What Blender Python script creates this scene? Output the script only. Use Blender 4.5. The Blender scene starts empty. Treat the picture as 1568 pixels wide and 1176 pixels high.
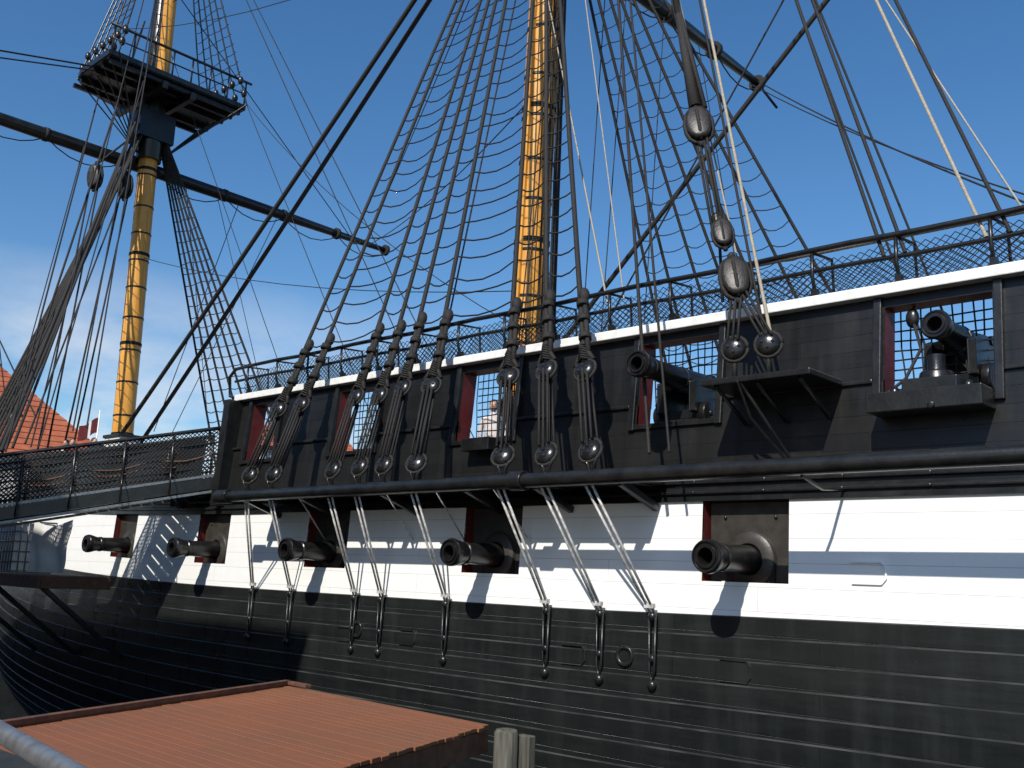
import bpy, math, random
from mathutils import Vector, Matrix
random.seed(7)
V=Vector
sc=bpy.context.scene
# ------------------------------------------------------------------ materials
def newmat(name):
    m=bpy.data.materials.new(name); m.use_nodes=True
    nt=m.node_tree; b=nt.nodes['Principled BSDF']
    return m,nt,b
def mixcol(nt,fac,a,b):
    n=nt.nodes.new('ShaderNodeMix'); n.data_type='RGBA'
    for sock,val in ((n.inputs[6],a),(n.inputs[7],b)):
        if hasattr(val,'is_linked'): nt.links.new(val,sock)
        else: sock.default_value=(*val,1)
    if hasattr(fac,'is_linked'): nt.links.new(fac,n.inputs[0])
    else: n.inputs[0].default_value=fac
    return n.outputs[2]
def noise(nt,vec,scale,detail=5,rough=0.6):
    n=nt.nodes.new('ShaderNodeTexNoise'); n.inputs['Scale'].default_value=scale
    n.inputs['Detail'].default_value=detail; n.inputs['Roughness'].default_value=rough
    nt.links.new(vec,n.inputs['Vector']); return n.outputs[0]
def ramp(nt,fac,p0,p1):
    n=nt.nodes.new('ShaderNodeMapRange'); n.inputs['From Min'].default_value=p0; n.inputs['From Max'].default_value=p1
    nt.links.new(fac,n.inputs['Value']); return n.outputs[0]
def mul(nt,a,b):
    n=nt.nodes.new('ShaderNodeMath'); n.operation='MULTIPLY'; nt.links.new(a,n.inputs[0])
    if hasattr(b,'is_linked'): nt.links.new(b,n.inputs[1])
    else: n.inputs[1].default_value=b
    return n.outputs[0]
def mapping(nt,scale=(1,1,1)):
    tc=nt.nodes.new('ShaderNodeTexCoord'); mp=nt.nodes.new('ShaderNodeMapping')
    mp.inputs['Scale'].default_value=scale; nt.links.new(tc.outputs['Object'],mp.inputs['Vector'])
    return mp.outputs[0]
def bump(nt,b,h,strength,dist=0.02):
    n=nt.nodes.new('ShaderNodeBump'); n.inputs['Strength'].default_value=strength; n.inputs['Distance'].default_value=dist
    nt.links.new(h,n.inputs['Height']); nt.links.new(n.outputs[0],b.inputs['Normal'])
def mat(name,c1,c2=None,scale=4,rough=.6,bmp=.2,metal=0,stretch=(1,1,1),lo=.35,hi=.65,dist=.01,det=3):
    m,nt,b=newmat(name); v=mapping(nt,stretch)
    c2=c2 or tuple(x*.7 for x in c1)
    f=noise(nt,v,scale,det); c=mixcol(nt,ramp(nt,f,lo,hi),c1,c2)
    nt.links.new(c,b.inputs['Base Color'])
    b.inputs['Roughness'].default_value=rough; b.inputs['Metallic'].default_value=metal
    if bmp: bump(nt,b,noise(nt,v,scale*4,det),bmp,dist)
    return m
def plankmat(name,c1,c2,cm,rowh,width,rough,dirt,dirtamt,axes=('X','Z'),mortar=.004,bs=.5,grain=.5,chip=1.6,chiplo=.68,spec=.5):
    m,nt,b=newmat(name)
    tc=nt.nodes.new('ShaderNodeTexCoord'); sp=nt.nodes.new('ShaderNodeSeparateXYZ'); cb=nt.nodes.new('ShaderNodeCombineXYZ')
    nt.links.new(tc.outputs['Object'],sp.inputs[0]); nt.links.new(sp.outputs[axes[0]],cb.inputs[0]); nt.links.new(sp.outputs[axes[1]],cb.inputs[1])
    br=nt.nodes.new('ShaderNodeTexBrick'); nt.links.new(cb.outputs[0],br.inputs['Vector'])
    br.inputs['Color1'].default_value=(*c1,1); br.inputs['Color2'].default_value=(*c2,1); br.inputs['Mortar'].default_value=(*cm,1)
    br.inputs['Scale'].default_value=1; br.inputs['Mortar Size'].default_value=mortar; br.inputs['Mortar Smooth'].default_value=.3
    br.inputs['Brick Width'].default_value=width; br.inputs['Row Height'].default_value=rowh; br.offset=.37
    vs=mapping(nt,(.5,.5,3.5)); vst=mapping(nt,(3,3,.35))
    f1=noise(nt,vs,2.2,4,.55); f2=noise(nt,vst,1.2,4,.65)
    c=mixcol(nt,mul(nt,ramp(nt,f1,.45,.8),grain),br.outputs['Color'],dirt)
    c=mixcol(nt,mul(nt,ramp(nt,f2,.5,.75),dirtamt),c,dirt)
    f3=noise(nt,mapping(nt,(2,2,7)),11,6,.75)
    c=mixcol(nt,mul(nt,ramp(nt,f3,chiplo,chiplo+.04),dirtamt),c,tuple(min(1,x*chip) for x in dirt))
    nt.links.new(c,b.inputs['Base Color'])
    b.inputs['Specular IOR Level'].default_value=spec
    r=nt.nodes.new('ShaderNodeMapRange'); nt.links.new(f2,r.inputs['Value']); r.inputs['From Min'].default_value=.3; r.inputs['From Max'].default_value=.7
    r.inputs['To Min'].default_value=rough-.08; r.inputs['To Max'].default_value=rough+.12; nt.links.new(r.outputs[0],b.inputs['Roughness'])
    a=nt.nodes.new('ShaderNodeMath'); a.operation='MULTIPLY_ADD'; nt.links.new(br.outputs['Fac'],a.inputs[0]); a.inputs[1].default_value=-1.0
    nt.links.new(mul(nt,f1,.6),a.inputs[2]); bump(nt,b,a.outputs[0],bs,.012)
    return m
M={}
M['hullblack']=plankmat('hull_black_paint',(.009,.0105,.0105),(.013,.015,.0145),(.004,.004,.004),.28,5.3,.30,(.026,.029,.027),.4,grain=.45,chip=4,chiplo=.64,spec=.42)
M['seam']=mat('worn_seam_edge',(.042,.045,.041),(.009,.0105,.0105),2.6,.55,.2,stretch=(.5,.5,3),lo=.38,hi=.58)
M['bulblack']=plankmat('bulwark_black_paint',(.008,.008,.008),(.012,.012,.011),(.003,.003,.003),.2,4.1,.32,(.02,.019,.017),.4,grain=.3,chip=4.5,chiplo=.65,spec=.42)
M['white']=plankmat('hull_white_paint',(.86,.86,.84),(.84,.84,.82),(.5,.5,.48),.29,6.1,.42,(.72,.70,.63),.3,bs=.25,grain=.25,chip=.75,chiplo=.66)
M['cap']=mat('white_rail_paint',(.83,.82,.79),(.66,.65,.60),6,.45,.15,lo=.45,hi=.75)
M['black']=mat('black_paint',(.008,.008,.008),(.017,.017,.016),5,.3,.25)
M['gloss']=mat('tarred_gloss',(.008,.008,.008),(.015,.014,.013),8,.25,.2)
M['wood_tar']=mat('tarred_block_wood',(.015,.012,.010),(.035,.028,.022),9,.42,.4)
M['iron']=mat('gun_iron',(.008,.008,.009),(.015,.014,.013),12,.28,.2)
M['rope']=mat('tarred_rope',(.008,.007,.006),(.021,.017,.014),40,.75,.5,det=1)
M['hemp']=mat('hemp_rope',(.42,.37,.28),(.3,.26,.2),40,.85,.5,det=1)
M['redport']=mat('red_port_paint',(.15,.014,.011),(.09,.01,.009),5,.5,.2)
M['lid']=mat('port_lid_paint',(.028,.025,.02),(.045,.041,.034),6,.42,.3)
M['mast']=mat('ochre_mast_paint',(.80,.39,.06),(.62,.26,.033),3,.4,.3,stretch=(4,4,.25))
M['chain']=mat('chainplate_white',(.6,.6,.58),(.3,.28,.26),12,.5,.3)
M['grey']=mat('galvanised_steel',(.3,.31,.31),(.2,.2,.2),20,.4,.1,metal=.7)
M['rust']=mat('rust_brown_wood',(.15,.065,.033),(.08,.038,.025),8,.7,.3)
M['oldwood']=mat('weathered_wood',(.13,.12,.09),(.045,.045,.035),3,.85,.8,stretch=(7,7,.5))
M['deckred']=plankmat('red_deck_boards',(.25,.095,.045),(.21,.078,.038),(.03,.012,.008),40,7.3,.6,(.15,.08,.048),.5,axes=('X','Y'),mortar=.0,bs=.3,chip=1.6,chiplo=.62,spec=.3)
M['net']=mat('net_cord',(.01,.01,.01),(.02,.02,.02),30,.8,0,det=1)
M['deck']=plankmat('ship_deck_planks',(.3,.25,.18),(.26,.21,.15),(.02,.02,.02),.14,5,.7,(.2,.17,.13),.3,axes=('X','Y'))
M['stone']=mat('dock_stone',(.03,.034,.03),(.014,.018,.016),1.5,.7,.5,dist=.03)
M['ground']=mat('quay_asphalt',(.07,.07,.068),(.05,.05,.05),.8,.9,.4)
M['tile']=mat('red_roof_tiles',(.42,.12,.05),(.30,.075,.035),1.2,.8,.3)
M['plaster']=mat('plaster_wall',(.6,.56,.48),(.5,.46,.4),1,.85,.2)
M['brick']=plankmat('brick_wall',(.3,.1,.06),(.24,.08,.05),(.35,.33,.3),.075,.24,.85,(.2,.08,.05),.3,axes=('X','Z'),mortar=.01)
M['glass']=mat('window_glass',(.03,.04,.05),(.02,.03,.04),1,.08,0)
M['canvas']=mat('white_canvas',(.78,.78,.75),(.65,.65,.62),3,.7,.3)
M['skin']=mat('skin',(.5,.3,.22),(.45,.26,.19),8,.5,0)
M['shirt']=mat('white_shirt',(.7,.68,.66),(.6,.5,.48),6,.8,.2)
M['shirt_red']=mat('red_shirt',(.5,.04,.03),(.4,.03,.03),6,.8,.2)
M['shirt_blue']=mat('blue_shirt',(.05,.09,.25),(.04,.07,.18),6,.8,.2)
M['hair']=mat('dark_hair',(.03,.02,.015),(.05,.03,.02),20,.6,.3)
# ------------------------------------------------------------------ mesh builder
class MB:
    def __init__(s,mats): s.v=[];s.f=[];s.m=[];s.sm=[];s.mats=mats
    def face(s,idx,mi,smooth=False): s.f.append(tuple(idx)); s.m.append(mi); s.sm.append(smooth)
    def quad(s,pts,mi=0):
        b=len(s.v); s.v+= [tuple(p) for p in pts]; s.face(range(b,b+len(pts)),mi)
    def tube(s,pts,r,n=6,mi=0,cap=True,smooth=True):
        pts=[V(p) for p in pts]; k=len(pts)
        rs=r if isinstance(r,(list,tuple)) else [r]*k
        t=(pts[1]-pts[0]).normalized()
        a=V((0,0,1)) if abs(t.z)<.9 else V((1,0,0))
        u=t.cross(a).normalized(); b0=len(s.v)
        for i in range(k):
            if i==0: tt=pts[1]-pts[0]
            elif i==k-1: tt=pts[-1]-pts[-2]
            else: tt=(pts[i+1]-pts[i]).normalized()+(pts[i]-pts[i-1]).normalized()
            tt=tt.normalized() if tt.length>1e-9 else t
            u=(u-tt*u.dot(tt)); u=u.normalized() if u.length>1e-6 else tt.orthogonal().normalized()
            w=tt.cross(u)
            for j in range(n):
                an=2*math.pi*j/n
                s.v.append(tuple(pts[i]+(u*math.cos(an)+w*math.sin(an))*rs[i]))
        for i in range(k-1):
            for j in range(n):
                s.face((b0+i*n+j,b0+i*n+(j+1)%n,b0+(i+1)*n+(j+1)%n,b0+(i+1)*n+j),mi,smooth)
        if cap and n>3:
            s.face([b0+j for j in range(n)][::-1],mi); s.face([b0+(k-1)*n+j for j in range(n)],mi)
    def box(s,c,h,mi=0,R=None):
        c=V(c); b=len(s.v)
        for x in (-1,1):
            for y in (-1,1):
                for z in (-1,1):
                    p=V((x*h[0],y*h[1],z*h[2])); 
                    if R is not None: p=R@p
                    s.v.append(tuple(c+p))
        for q in ((0,1,3,2),(4,6,7,5),(0,4,5,1),(2,3,7,6),(0,2,6,4),(1,5,7,3)): s.face([b+i for i in q],mi)
    def beam(s,p0,p1,w,h,mi=0,up=V((0,0,1))):
        p0=V(p0);p1=V(p1);d=p1-p0;L=d.length;x=d.normalized();y=V(up).cross(x)
        y=y.normalized() if y.length>1e-5 else x.orthogonal().normalized(); z=x.cross(y)
        R=Matrix((x,y,z)).transposed(); s.box((p0+p1)/2,(L/2,w/2,h/2),mi,R)
    def lathe(s,o,ax,prof,n=24,mi=0,sharp=False):
        o=V(o);ax=V(ax).normalized();u=ax.orthogonal().normalized();w=ax.cross(u);b0=len(s.v)
        for t,r in prof:
            for j in range(n):
                an=2*math.pi*j/n; s.v.append(tuple(o+ax*t+(u*math.cos(an)+w*math.sin(an))*max(r,1e-4)))
        for i in range(len(prof)-1):
            for j in range(n):
                s.face((b0+i*n+j,b0+i*n+(j+1)%n,b0+(i+1)*n+(j+1)%n,b0+(i+1)*n+j),mi,not sharp)
    def ell(s,o,rad,R=None,mi=0,n=12,k=8):
        o=V(o);b0=len(s.v)
        for i in range(k+1):
            th=math.pi*i/k
            for j in range(n):
                an=2*math.pi*j/n
                p=V((rad[0]*math.sin(th)*math.cos(an),rad[1]*math.sin(th)*math.sin(an),rad[2]*math.cos(th)))
                if R is not None:p=R@p
                s.v.append(tuple(o+p))
        for i in range(k):
            for j in range(n):
                s.face((b0+i*n+j,b0+(i+1)*n+j,b0+(i+1)*n+(j+1)%n,b0+i*n+(j+1)%n),mi,True)
    def build(s,name,parent=None,bev=0,sharp=0):
        me=bpy.data.meshes.new(name); me.from_pydata(s.v,[],s.f)
        for k in s.mats: me.materials.append(M[k])
        me.polygons.foreach_set('material_index',s.m); me.polygons.foreach_set('use_smooth',s.sm); me.update()
        if sharp: me.set_sharp_from_angle(angle=math.radians(sharp))
        ob=bpy.data.objects.new(name,me); sc.collection.objects.link(ob)
        if parent: ob.parent=parent
        if bev:
            md=ob.modifiers.new('bev','BEVEL'); md.width=bev; md.segments=2; md.limit_method='ANGLE'; md.angle_limit=math.radians(40)
        return ob
def empty(name):
    e=bpy.data.objects.new(name,None); sc.collection.objects.link(e); return e
def lerp(a,b,t): return V(a)+(V(b)-V(a))*t
def sagrope(mb,a,b,r,mi=0,sag=0.0,n=5):
    if sag: mb.tube([lerp(a,b,u)-V((0,0,4*sag*u*(1-u))) for u in [i/10 for i in range(11)]],r,n,mi,False)
    else: mb.tube([a,b],r,n,mi,False)
# ------------------------------------------------------------------ ship hull
ship=empty('sailing_frigate')
YC=17.5
def hy(X,Z):
    if Z>1.05: y=11.07+(Z-1.05)*.09
    elif Z>-.4: y=11+(Z+.4)*.05
    else:
        y=11-.08*min(1,(-.4-Z)/1.2)
        if Z<-3: y+=(-3-Z)**2*.25
    d=max(0,-17-X); return min(YC-.05,y+6.45*(d/27)**2.6)
def dz(X):
    d=max(0,-17-X); return min(.0022*d*d,1.2)
def dlow(X): return .013*max(0,X+9)
LP=[(x-.6,x+.6,.05,1.05) for x in (-22.6,-18.55,-14.7,-10.6,-6.3,-2.0,2.3,6.6)]
UP=[(x-w,x+w,2.12,3.3) for x,w in ((-17.3,.5),(-14.3,.6),(-11.0,.62),(-7.4,.62),(-3.95,.6),(-.4,.6),(3.2,.6),(6.8,.6))]
ports=LP+UP
rows=[(-6.9,6.3,0)]
zt=-.35
lst=[]
while zt>-6.2:
    lst.append(zt); zt-=.28
for z in reversed(lst[1:]):
    rows.append((z,.0,0)); rows.append((z+.262,-.018,3))
rows=[r for r in rows if r[0]<-.42]
rows+=[(-.4,-.018,3),(-.388,.0,1),(.05,0,1),(1.05,0,0),(1.053,-.035,0),(1.2,-.035,0),(1.215,-.01,2),(2.12,-.01,2),(2.40,-.01,2),(2.415,.02,2),(2.62,.02,2),(3.3,.02,2),(3.42,.02,2)]
rows.sort(key=lambda r:r[0])
Xs=set()
x=-44.0
while x<=16: Xs.add(round(x,3)); x+=.75
for p in ports: Xs.add(round(p[0],3)); Xs.add(round(p[1],3))
Xs.add(-18.3); Xs.add(-20.0)
Xs=sorted(Xs)
def topZ(x): return 3.42 if x>-18.3 else (1.6 if x>-20 else 2.62)
def sheet(mb,rows,yo,mirror=False,zmin=-99):
    idx={}
    def vid(i,j):
        if (i,j) not in idx:
            X=Xs[i];z,o,_=rows[j]
            y=hy(X,z)+o+yo
            if z<-6.8: y=YC
            y=min(y,YC)
            if mirror: y=2*YC-y
            idx[(i,j)]=len(mb.v); mb.v.append((X,y,z+dz(X)+(dlow(X) if z<-.3 else 0)))
        return idx[(i,j)]
    for i in range(len(Xs)-1):
        xm=(Xs[i]+Xs[i+1])/2
        for j in range(len(rows)-1):
            z0,z1=rows[j][0],rows[j+1][0]; zm=(z0+z1)/2
            if z0<zmin or z1>topZ(xm)+1e-3 : continue
            if any(p[0]<xm<p[1] and p[2]<zm<p[3] for p in ports): continue
            q=[vid(i,j),vid(i+1,j),vid(i+1,j+1),vid(i,j+1)]
            if mirror:q.reverse()
            mb.face(q,rows[j][2])
mb=MB(['hullblack','white','bulblack','seam'])
sheet(mb,rows,0); sheet(mb,rows,0,True)
mb.build('hull_sides',ship)
mb=MB(['bulblack','redport','bulblack','bulblack'])
sheet(mb,rows,.3,zmin=1.2)
mb.build('inner_bulwark',ship)
mb=MB(['deck'])
for i in range(len(Xs)-1):
    a,b=Xs[i],Xs[i+1]
    mb.quad([(a,hy(a,1.5)+.2,1.5+dz(a)),(b,hy(b,1.5)+.2,1.5+dz(b)),(b,2*YC-hy(b,1.5)-.2,1.5+dz(b)),(a,2*YC-hy(a,1.5)-.2,1.5+dz(a))])
mb.build('weather_deck',ship)
mb=MB(['redport','lid','black'])
for (a,b,z0,z1) in ports:
    up=z0>2; D=.31 if up else .5
    d=dz((a+b)/2)
    def P(x,z,o): return (x,hy(x,z)+o,z+d)
    for (p,q) in (((a,z0),(a,z1)),((b,z1),(b,z0)),((a,z1),(b,z1)),((b,z0),(a,z0))):
        mb.quad([P(p[0],p[1],.024),P(q[0],q[1],.024),P(q[0],q[1],D),P(p[0],p[1],D)],0)
    if not up:
        xc=(a+b)/2; 
        mb.box((xc,hy(xc,.5)+.2,(z0+z1)/2+d),((b-a)/2-.03,.03,(z1-z0)/2-.01),1)
        mb.lathe((xc,hy(xc,.5)+.17,.33+d),(0,-1,0),[(0,.36),(.05,.34),(.08,.27),(.08,.2)],28,1)
        for e in (-.35,.35): mb.ell((xc+e,hy(xc,.5)+.16,.85+d),(.025,.02,.025),None,2,8,6)
    else:
        xc=(a+b)/2
        mb.box((xc,hy(xc,z0)+.13,z0-.02+d),((b-a)/2+.04,.19,.035),2)
mb.build('gun_port_linings',ship,.008)
mb=MB(['cap','black'])
def along(mb,x0,x1,Z,off,w,h,mi,step=1.0):
    n=max(1,int((x1-x0)/step)); 
    for i in range(n):
        a=x0+(x1-x0)*i/n;b=x0+(x1-x0)*(i+1)/n
        mb.beam((a,hy(a,Z)+off,Z+dz(a)),(b,hy(b,Z)+off,Z+dz(b)),w,h,mi)
along(mb,-18.4,15,3.49,.12,.5,.13,0,33.4)
along(mb,-44,-20,2.68,.1,.4,.1,1)
along(mb,-44,15,1.30,-.03,.07,.05,1)
along(mb,-44,15,1.16,-.05,.05,.04,1)
seg=[-18.3]
for p in UP: seg+= [p[0]-.12,p[1]+.12]
seg.append(15)
for i in range(0,len(seg),2): mb.beam((seg[i],hy(0,2.4)-.02,2.4),(seg[i+1],hy(0,2.4)-.02,2.4),.07,.05,1)
for x in (-18.35,-20):
    mb.beam((x,hy(x,2)-.05,1.2),(x,hy(x,3)-.03,3.42 if x>-19 else 2.65),.5,.22,1,up=V((1,0,0)))
for p in UP:
    for xx in (p[0]-.07,p[1]+.07):
        mb.beam((xx,hy(xx,2.1)-.03,2.05),(xx,hy(xx,3.4)-.0,3.42),.08,.1,1,up=V((1,0,0)))
mb.build('rails_and_mouldings',ship,.012)
mb=MB(['black','white','hullblack'])
for (x,z,sc_,mi) in ((-13.9,-1.05,.16,2),(-12.3,-1.0,.16,2),(-8.9,-1.0,.18,2),(-6.4,-1.0,.18,2),(-4.75,.2,.17,1)):
    y=hy(x,z)-.020
    for (dx0,dz0,dx1,dz1) in ((-1,1,1,1),(-1,-1,1,-1),(1,1,1.3,.5),(1.3,.5,1.3,-.5),(1.3,-.5,1,-1)):
        mb.beam((x+dx0*sc_,y,z+dz0*sc_*.7),(x+dx1*sc_,y,z+dz1*sc_*.7),.02,.016,mi)
for x in (-13.55,-8.0):
    z=-.95;y=hy(x,z)-.022
    mb.lathe((x,y,z),(0,-1,0),[(-.02,.14),(.02,.14),(.025,.12),(.02,.09),(0,.085)],24,2)
    mb.lathe((x,y,z),(0,-1,0),[(.004,.086),(.004,0)],24,0)
mb.build('hull_fittings',ship)
# ------------------------------------------------------------------ channels
CHY=10.06
mb=MB(['black'])
x0,x1=-16.35,-7.45
n=12
for i in range(n):
    a=x0+(x1-x0)*i/n;b=x0+(x1-x0)*(i+1)/n
    mb.box(((a+b)/2,(10.24+11.05)/2,1.32),((b-a)/2,.405,.05),0)
for x in (-16.2,-14.5,-12.3,-10.4,-9.05,-7.6):
    mb.box((x,10.5,1.32),(.05,.52,.07),0)
    mb.beam((x,10.25,1.25),(x,11.05,.98),.08,.1,0)
mb.tube([(-16.5,9.98,1.27),(-9.1,9.98,1.29),(-9.0,9.98,1.29),(16,10.02,1.36)],.1,16,0)
mb.tube([(-16.7,9.98,1.27),(-16.3,9.98,1.27)],.13,16,0)
mb.tube([(-9.25,9.98,1.29),(-9.0,9.98,1.29)],.135,16,0)
for x in (-5.0,-1.5,2.5): mb.tube([(x,10.0,1.2),(x,10.5,1.1),(x,11.1,1.15)],.022,6,0)
mb.box((-5.75,10.72,2.42),(.72,.42,.035),0)
for x in (-6.3,-5.75,-5.2): mb.tube([(x,10.4,2.38),(x+.02,11.1,2.0)],.03,6,0)
mb.tube([(-5.95,10.36,2.4),(-5.6,10.95,1.5)],.025,6,0)
mb.tube([(-5.95,10.3,2.4),(-5.95,10.6,2.0),(-5.6,10.98,1.42)],.02,6,0)
mb.build('channels',ship,.012)
# ------------------------------------------------------------------ rigging helpers
def deadeye(mb,c,ax,r=.16,mi=0,up=None):
    ax=V(ax).normalized(); c=V(c)
    h=.078
    prof=[(-h,0),(-h*.97,r*.3),(-h*.85,r*.6),(-h*.55,r*.86),(-h*.2,r*.98),(-.01,r*.96),(.01,r*.96),(h*.2,r*.98),(h*.55,r*.86),(h*.85,r*.6),(h*.97,r*.3),(h,0)]
    mb.lathe(c,ax,prof,24,mi)
    upv=V(up) if up is not None else V((0,0,1)); upv=(upv-ax*upv.dot(ax)).normalized(); sd_=upv.cross(ax)
    for (p,q) in ((-.42,.12),(.42,.12),(0,-.34)):
        o=c+sd_*r*p+upv*r*q+ax*h*.88
        mb.ell(o,(.022,.022,.022),None,1,8,6)
    ring=[c+(sd_*math.cos(a)+upv*math.sin(a))*r*1.05 for a in [i*math.pi/8 for i in range(17)]]
    mb.tube(ring,.026,6,1)
def block(mb,c,d,r=.17,mi=2):
    d=V(d).normalized(); y=V((0.5,-.8,0)); y=(y-d*y.dot(d)).normalized(); x=d.cross(y)
    b=[(1.0,.0),(.93,.30),(.7,.47),(.2,.58),(-.35,.56),(-.75,.44),(-.95,.25),(-1.0,0)]
    out=[(a,w) for a,w in b]+[(a,-w) for a,w in b[-2:0:-1]]
    for (y0,y1) in ((-.40,-.16),(.16,.40)):
        i0=len(mb.v); k=len(out)
        for (yy,s) in ((y0,.8 if y0<-.2 else 1),(y0+.08*(1 if y0<0 else 0),1),(y1-.08*(1 if y1>0.2 else 0),1),(y1,.8 if y1>.2 else 1)):
            for a,w in out: mb.v.append(tuple(V(c)+d*a*r*s+x*w*r*s+y*yy*r))
        mb.face([i0+i for i in range(k)][::-1],mi,True); mb.face([i0+3*k+i for i in range(k)],mi,True)
        for l in range(3):
            for i in range(k): mb.face((i0+l*k+i,i0+l*k+(i+1)%k,i0+(l+1)*k+(i+1)%k,i0+(l+1)*k+i),mi,True)
    mb.lathe(V(c)-y*.14*r,y,[(0,0),(0,r*.5),(.14*r,r*.42),(.28*r,r*.5),(.28*r,0)],20,0)
    mb.tube([V(c)-y*.46*r,V(c)+y*.46*r],r*.1,8,0)
    lp=[V(c)+d*a*r*1.07+x*w*r*1.1 for a,w in out]; mb.tube(lp+[lp[0]],r*.11,6,1)
    for sy in (-.41,.41):
        mb.tube([V(c)+d*r*1.1+y*r*sy*.4,V(c)+d*r*.6+y*r*sy,V(c)-d*r*.6+y*r*sy,V(c)-d*r*1.1+y*r*sy*.4],r*.085,6,1)
    mb.ell(V(c)+d*r*1.18,(r*.2,r*.2,r*.25),None,1,8,6); mb.ell(V(c)-d*r*1.18,(r*.18,r*.18,r*.2),None,1,8,6)
H=V((-15.8,17.4,21.0))
SX=[-15.8,-15.05,-13.35,-12.65,-12.05,-11.3,-9.5,-8.7,-7.95]
LX=[-16.75,-15.5,-13.65,-12.95,None,-11.4,-9.35,-8.4,-7.55]
gl=MB(['gloss','rope','wood_tar']); rp=MB(['rope','hemp']); ch=MB(['chain','black'])
sh=[]
for X,lx in zip(SX,LX):
    A=V((X,CHY,1.66+random.uniform(-.02,.02))); d=(H-A).normalized(); B=A+d*(1.42+random.uniform(-.06,.06))
    ax=V((.25+random.uniform(-.15,.15),-1,0)); ax=(ax-d*ax.dot(d)).normalized(); side=d.cross(ax).normalized()
    deadeye(gl,A,ax,.16,0,d); deadeye(gl,B,ax,.16,0,-d)
    gl.tube([A+side*.16,A-d*.2+side*.05,V((X,10.1,1.2))],.026,6,0); gl.tube([A-side*.16,A-d*.2-side*.05,V((X,10.1,1.2))],.026,6,0)
    for k in (-1,0,1):
        for e in (-.085,.08):
            gl.tube([A+side*.07*k+d*(.12 if k else .02)+ax*e,B+side*.07*k*(1 if e>0 else .4)-d*(.12 if k else .02)+ax*e],.02,5,1)
    gl.tube([B+d*.12+side*.15,B+d*.45],.036,6,1); gl.tube([B+d*.12-side*.15,B+d*.45],.036,6,1)
    for k in range(7):
        q=B+d*(.17+.045*k); w_=.11-.008*k; gl.tube([q-side*w_,q+ax*.09,q+side*w_,q-ax*.09,q-side*w_],.02,5,1)
    off=side*.07
    gl.tube([B+d*.3+off,B+d*1.35+off],.042,6,1)
    gl.ell(B+d*1.42+off,(.085,.085,.14),Matrix((side,ax,d)).transposed(),1)
    for q in (.6,.95,1.25): gl.tube([B+d*(q-.05)+off*.5,B+d*(q+.05)+off*.5],.095,8,1)
    rp.tube([B+d*.3,H],.041,6,0,False); sh.append((A,d))
    if lx is not None:
        zl=-.42+dlow(lx)
        for e in (-.055,.055):
            ch.tube([(X+e,10.02,1.22),(lx+e*.6,hy(lx,-.4)-.06,zl)],.018,6,0)
        for t in (.93,): ch.box(lerp((X,10.02,1.22),(lx,10.95,zl),t),(.07,.03,.03),0)
        yl=hy(lx,-1)-.05
        ch.tube([(lx-.05,yl,zl),(lx-.04,yl,-1.1),(lx,yl,-1.25),(lx+.04,yl,-1.1),(lx+.05,yl,zl)],.018,6,1)
        ch.ell((lx,yl,zl-.02),(.06,.05,.06),None,1); ch.ell((lx,yl,-1.28),(.07,.05,.07),None,1); ch.ell((lx,yl,-.95),(.05,.035,.05),None,1)
for (a,b) in ((-12.25,-12.35),(-11.1,-11.15),(-14.6,-14.7),(-9.9,-9.8)):
    ch.tube([(a,10.3,1.25),(b,11.0,.55)],.014,6,0)
gl.build('deadeyes_and_lanyards',ship); ch.build('chainplates',ship)
def ratlines(lines,z0,z1,dzv,sag,r,mb,skip=()):
    z=z0
    while z<z1:
        pr=None
        for i,(A,d) in enumerate(lines):
            t=(z+random.uniform(-.04,.04)-A.z)/d.z; p=A+d*t
            if pr is not None and i not in skip:
                L=(p-pr).length; s=sag*min(1,L/.8)*random.uniform(.5,1.5)
                pts=[lerp(pr,p,u)-V((0,0,4*s*u*(1-u))) for u in (0,.25,.5,.75,1)]
                mb.tube(pts,r,4,0,False)
            pr=p
        z+=dzv
ratlines(sh,4.3,20,.39,.12,.015,rp)
sh2=[]
for X in (-15.6,-14.6,-13.3,-12.2,-11.0,-9.6,-8.3):
    A=V((X,24.9,1.6)); d=(H-A).normalized(); rp.tube([A,H],.042,6,0,False); sh2.append((A,d))
ratlines(sh2,3.6,20,.42,.12,.015,rp)
for X in (-7.6,-6.8): rp.tube([(X,24.7,1.6),(-15.4,17.5,34)],.03,6,0,False)
T=V((-15.4,17.5,36))
for X,y,zz,r,mi in ((-4.5,11.2,3.9,.025,0),(-4.25,11.2,3.9,.025,0),(-3.35,11.2,3.9,.022,1),(-3.1,11.2,3.9,.025,0),(-5.6,10.5,2.9,.022,1),(-7.2,10.3,1.6,.024,0),(-6.9,10.3,1.6,.018,0),(-5.75,10.6,3.0,.018,0)):
    rp.tube([(X,y,zz),T],r,6,mi,False)
A0=V((-6.0,10.45,2.82)); Dv=(V((-15.4,17.5,33))-A0).normalized(); SH=V((.12,0,0))
tk=MB(['gloss','rope','wood_tar'])
for xx in (-6.05,-5.6):
    c=V((xx,10.42,2.82)); deadeye(tk,c,(.3,-1,.1),.15); tk.tube([c,c-V((0,0,.4))],.03,6,1)
    for e in (-.07,0,.07): tk.tube([c+V((e,-.05,.1)),A0+SH+Dv*.95+V((e,0,0))],.018,5,1)
block(tk,A0+SH+Dv*1.05,Dv,.29); block(tk,A0+SH*.5+Dv*1.8,Dv,.21)
for e in (-.08,-.03,.04,.09): tk.tube([A0+Dv*1.9+V((e,0,0)),A0+Dv*3.6+V((e,0,0))],.02,5,1)
block(tk,A0+Dv*3.8,Dv,.3)
tk.tube([A0+Dv*4.15,A0+Dv*6.4],[.1,.05],8,1); tk.tube([A0+Dv*4.1+V((.15,0,0)),A0+Dv*6.8],.035,6,1)
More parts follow.
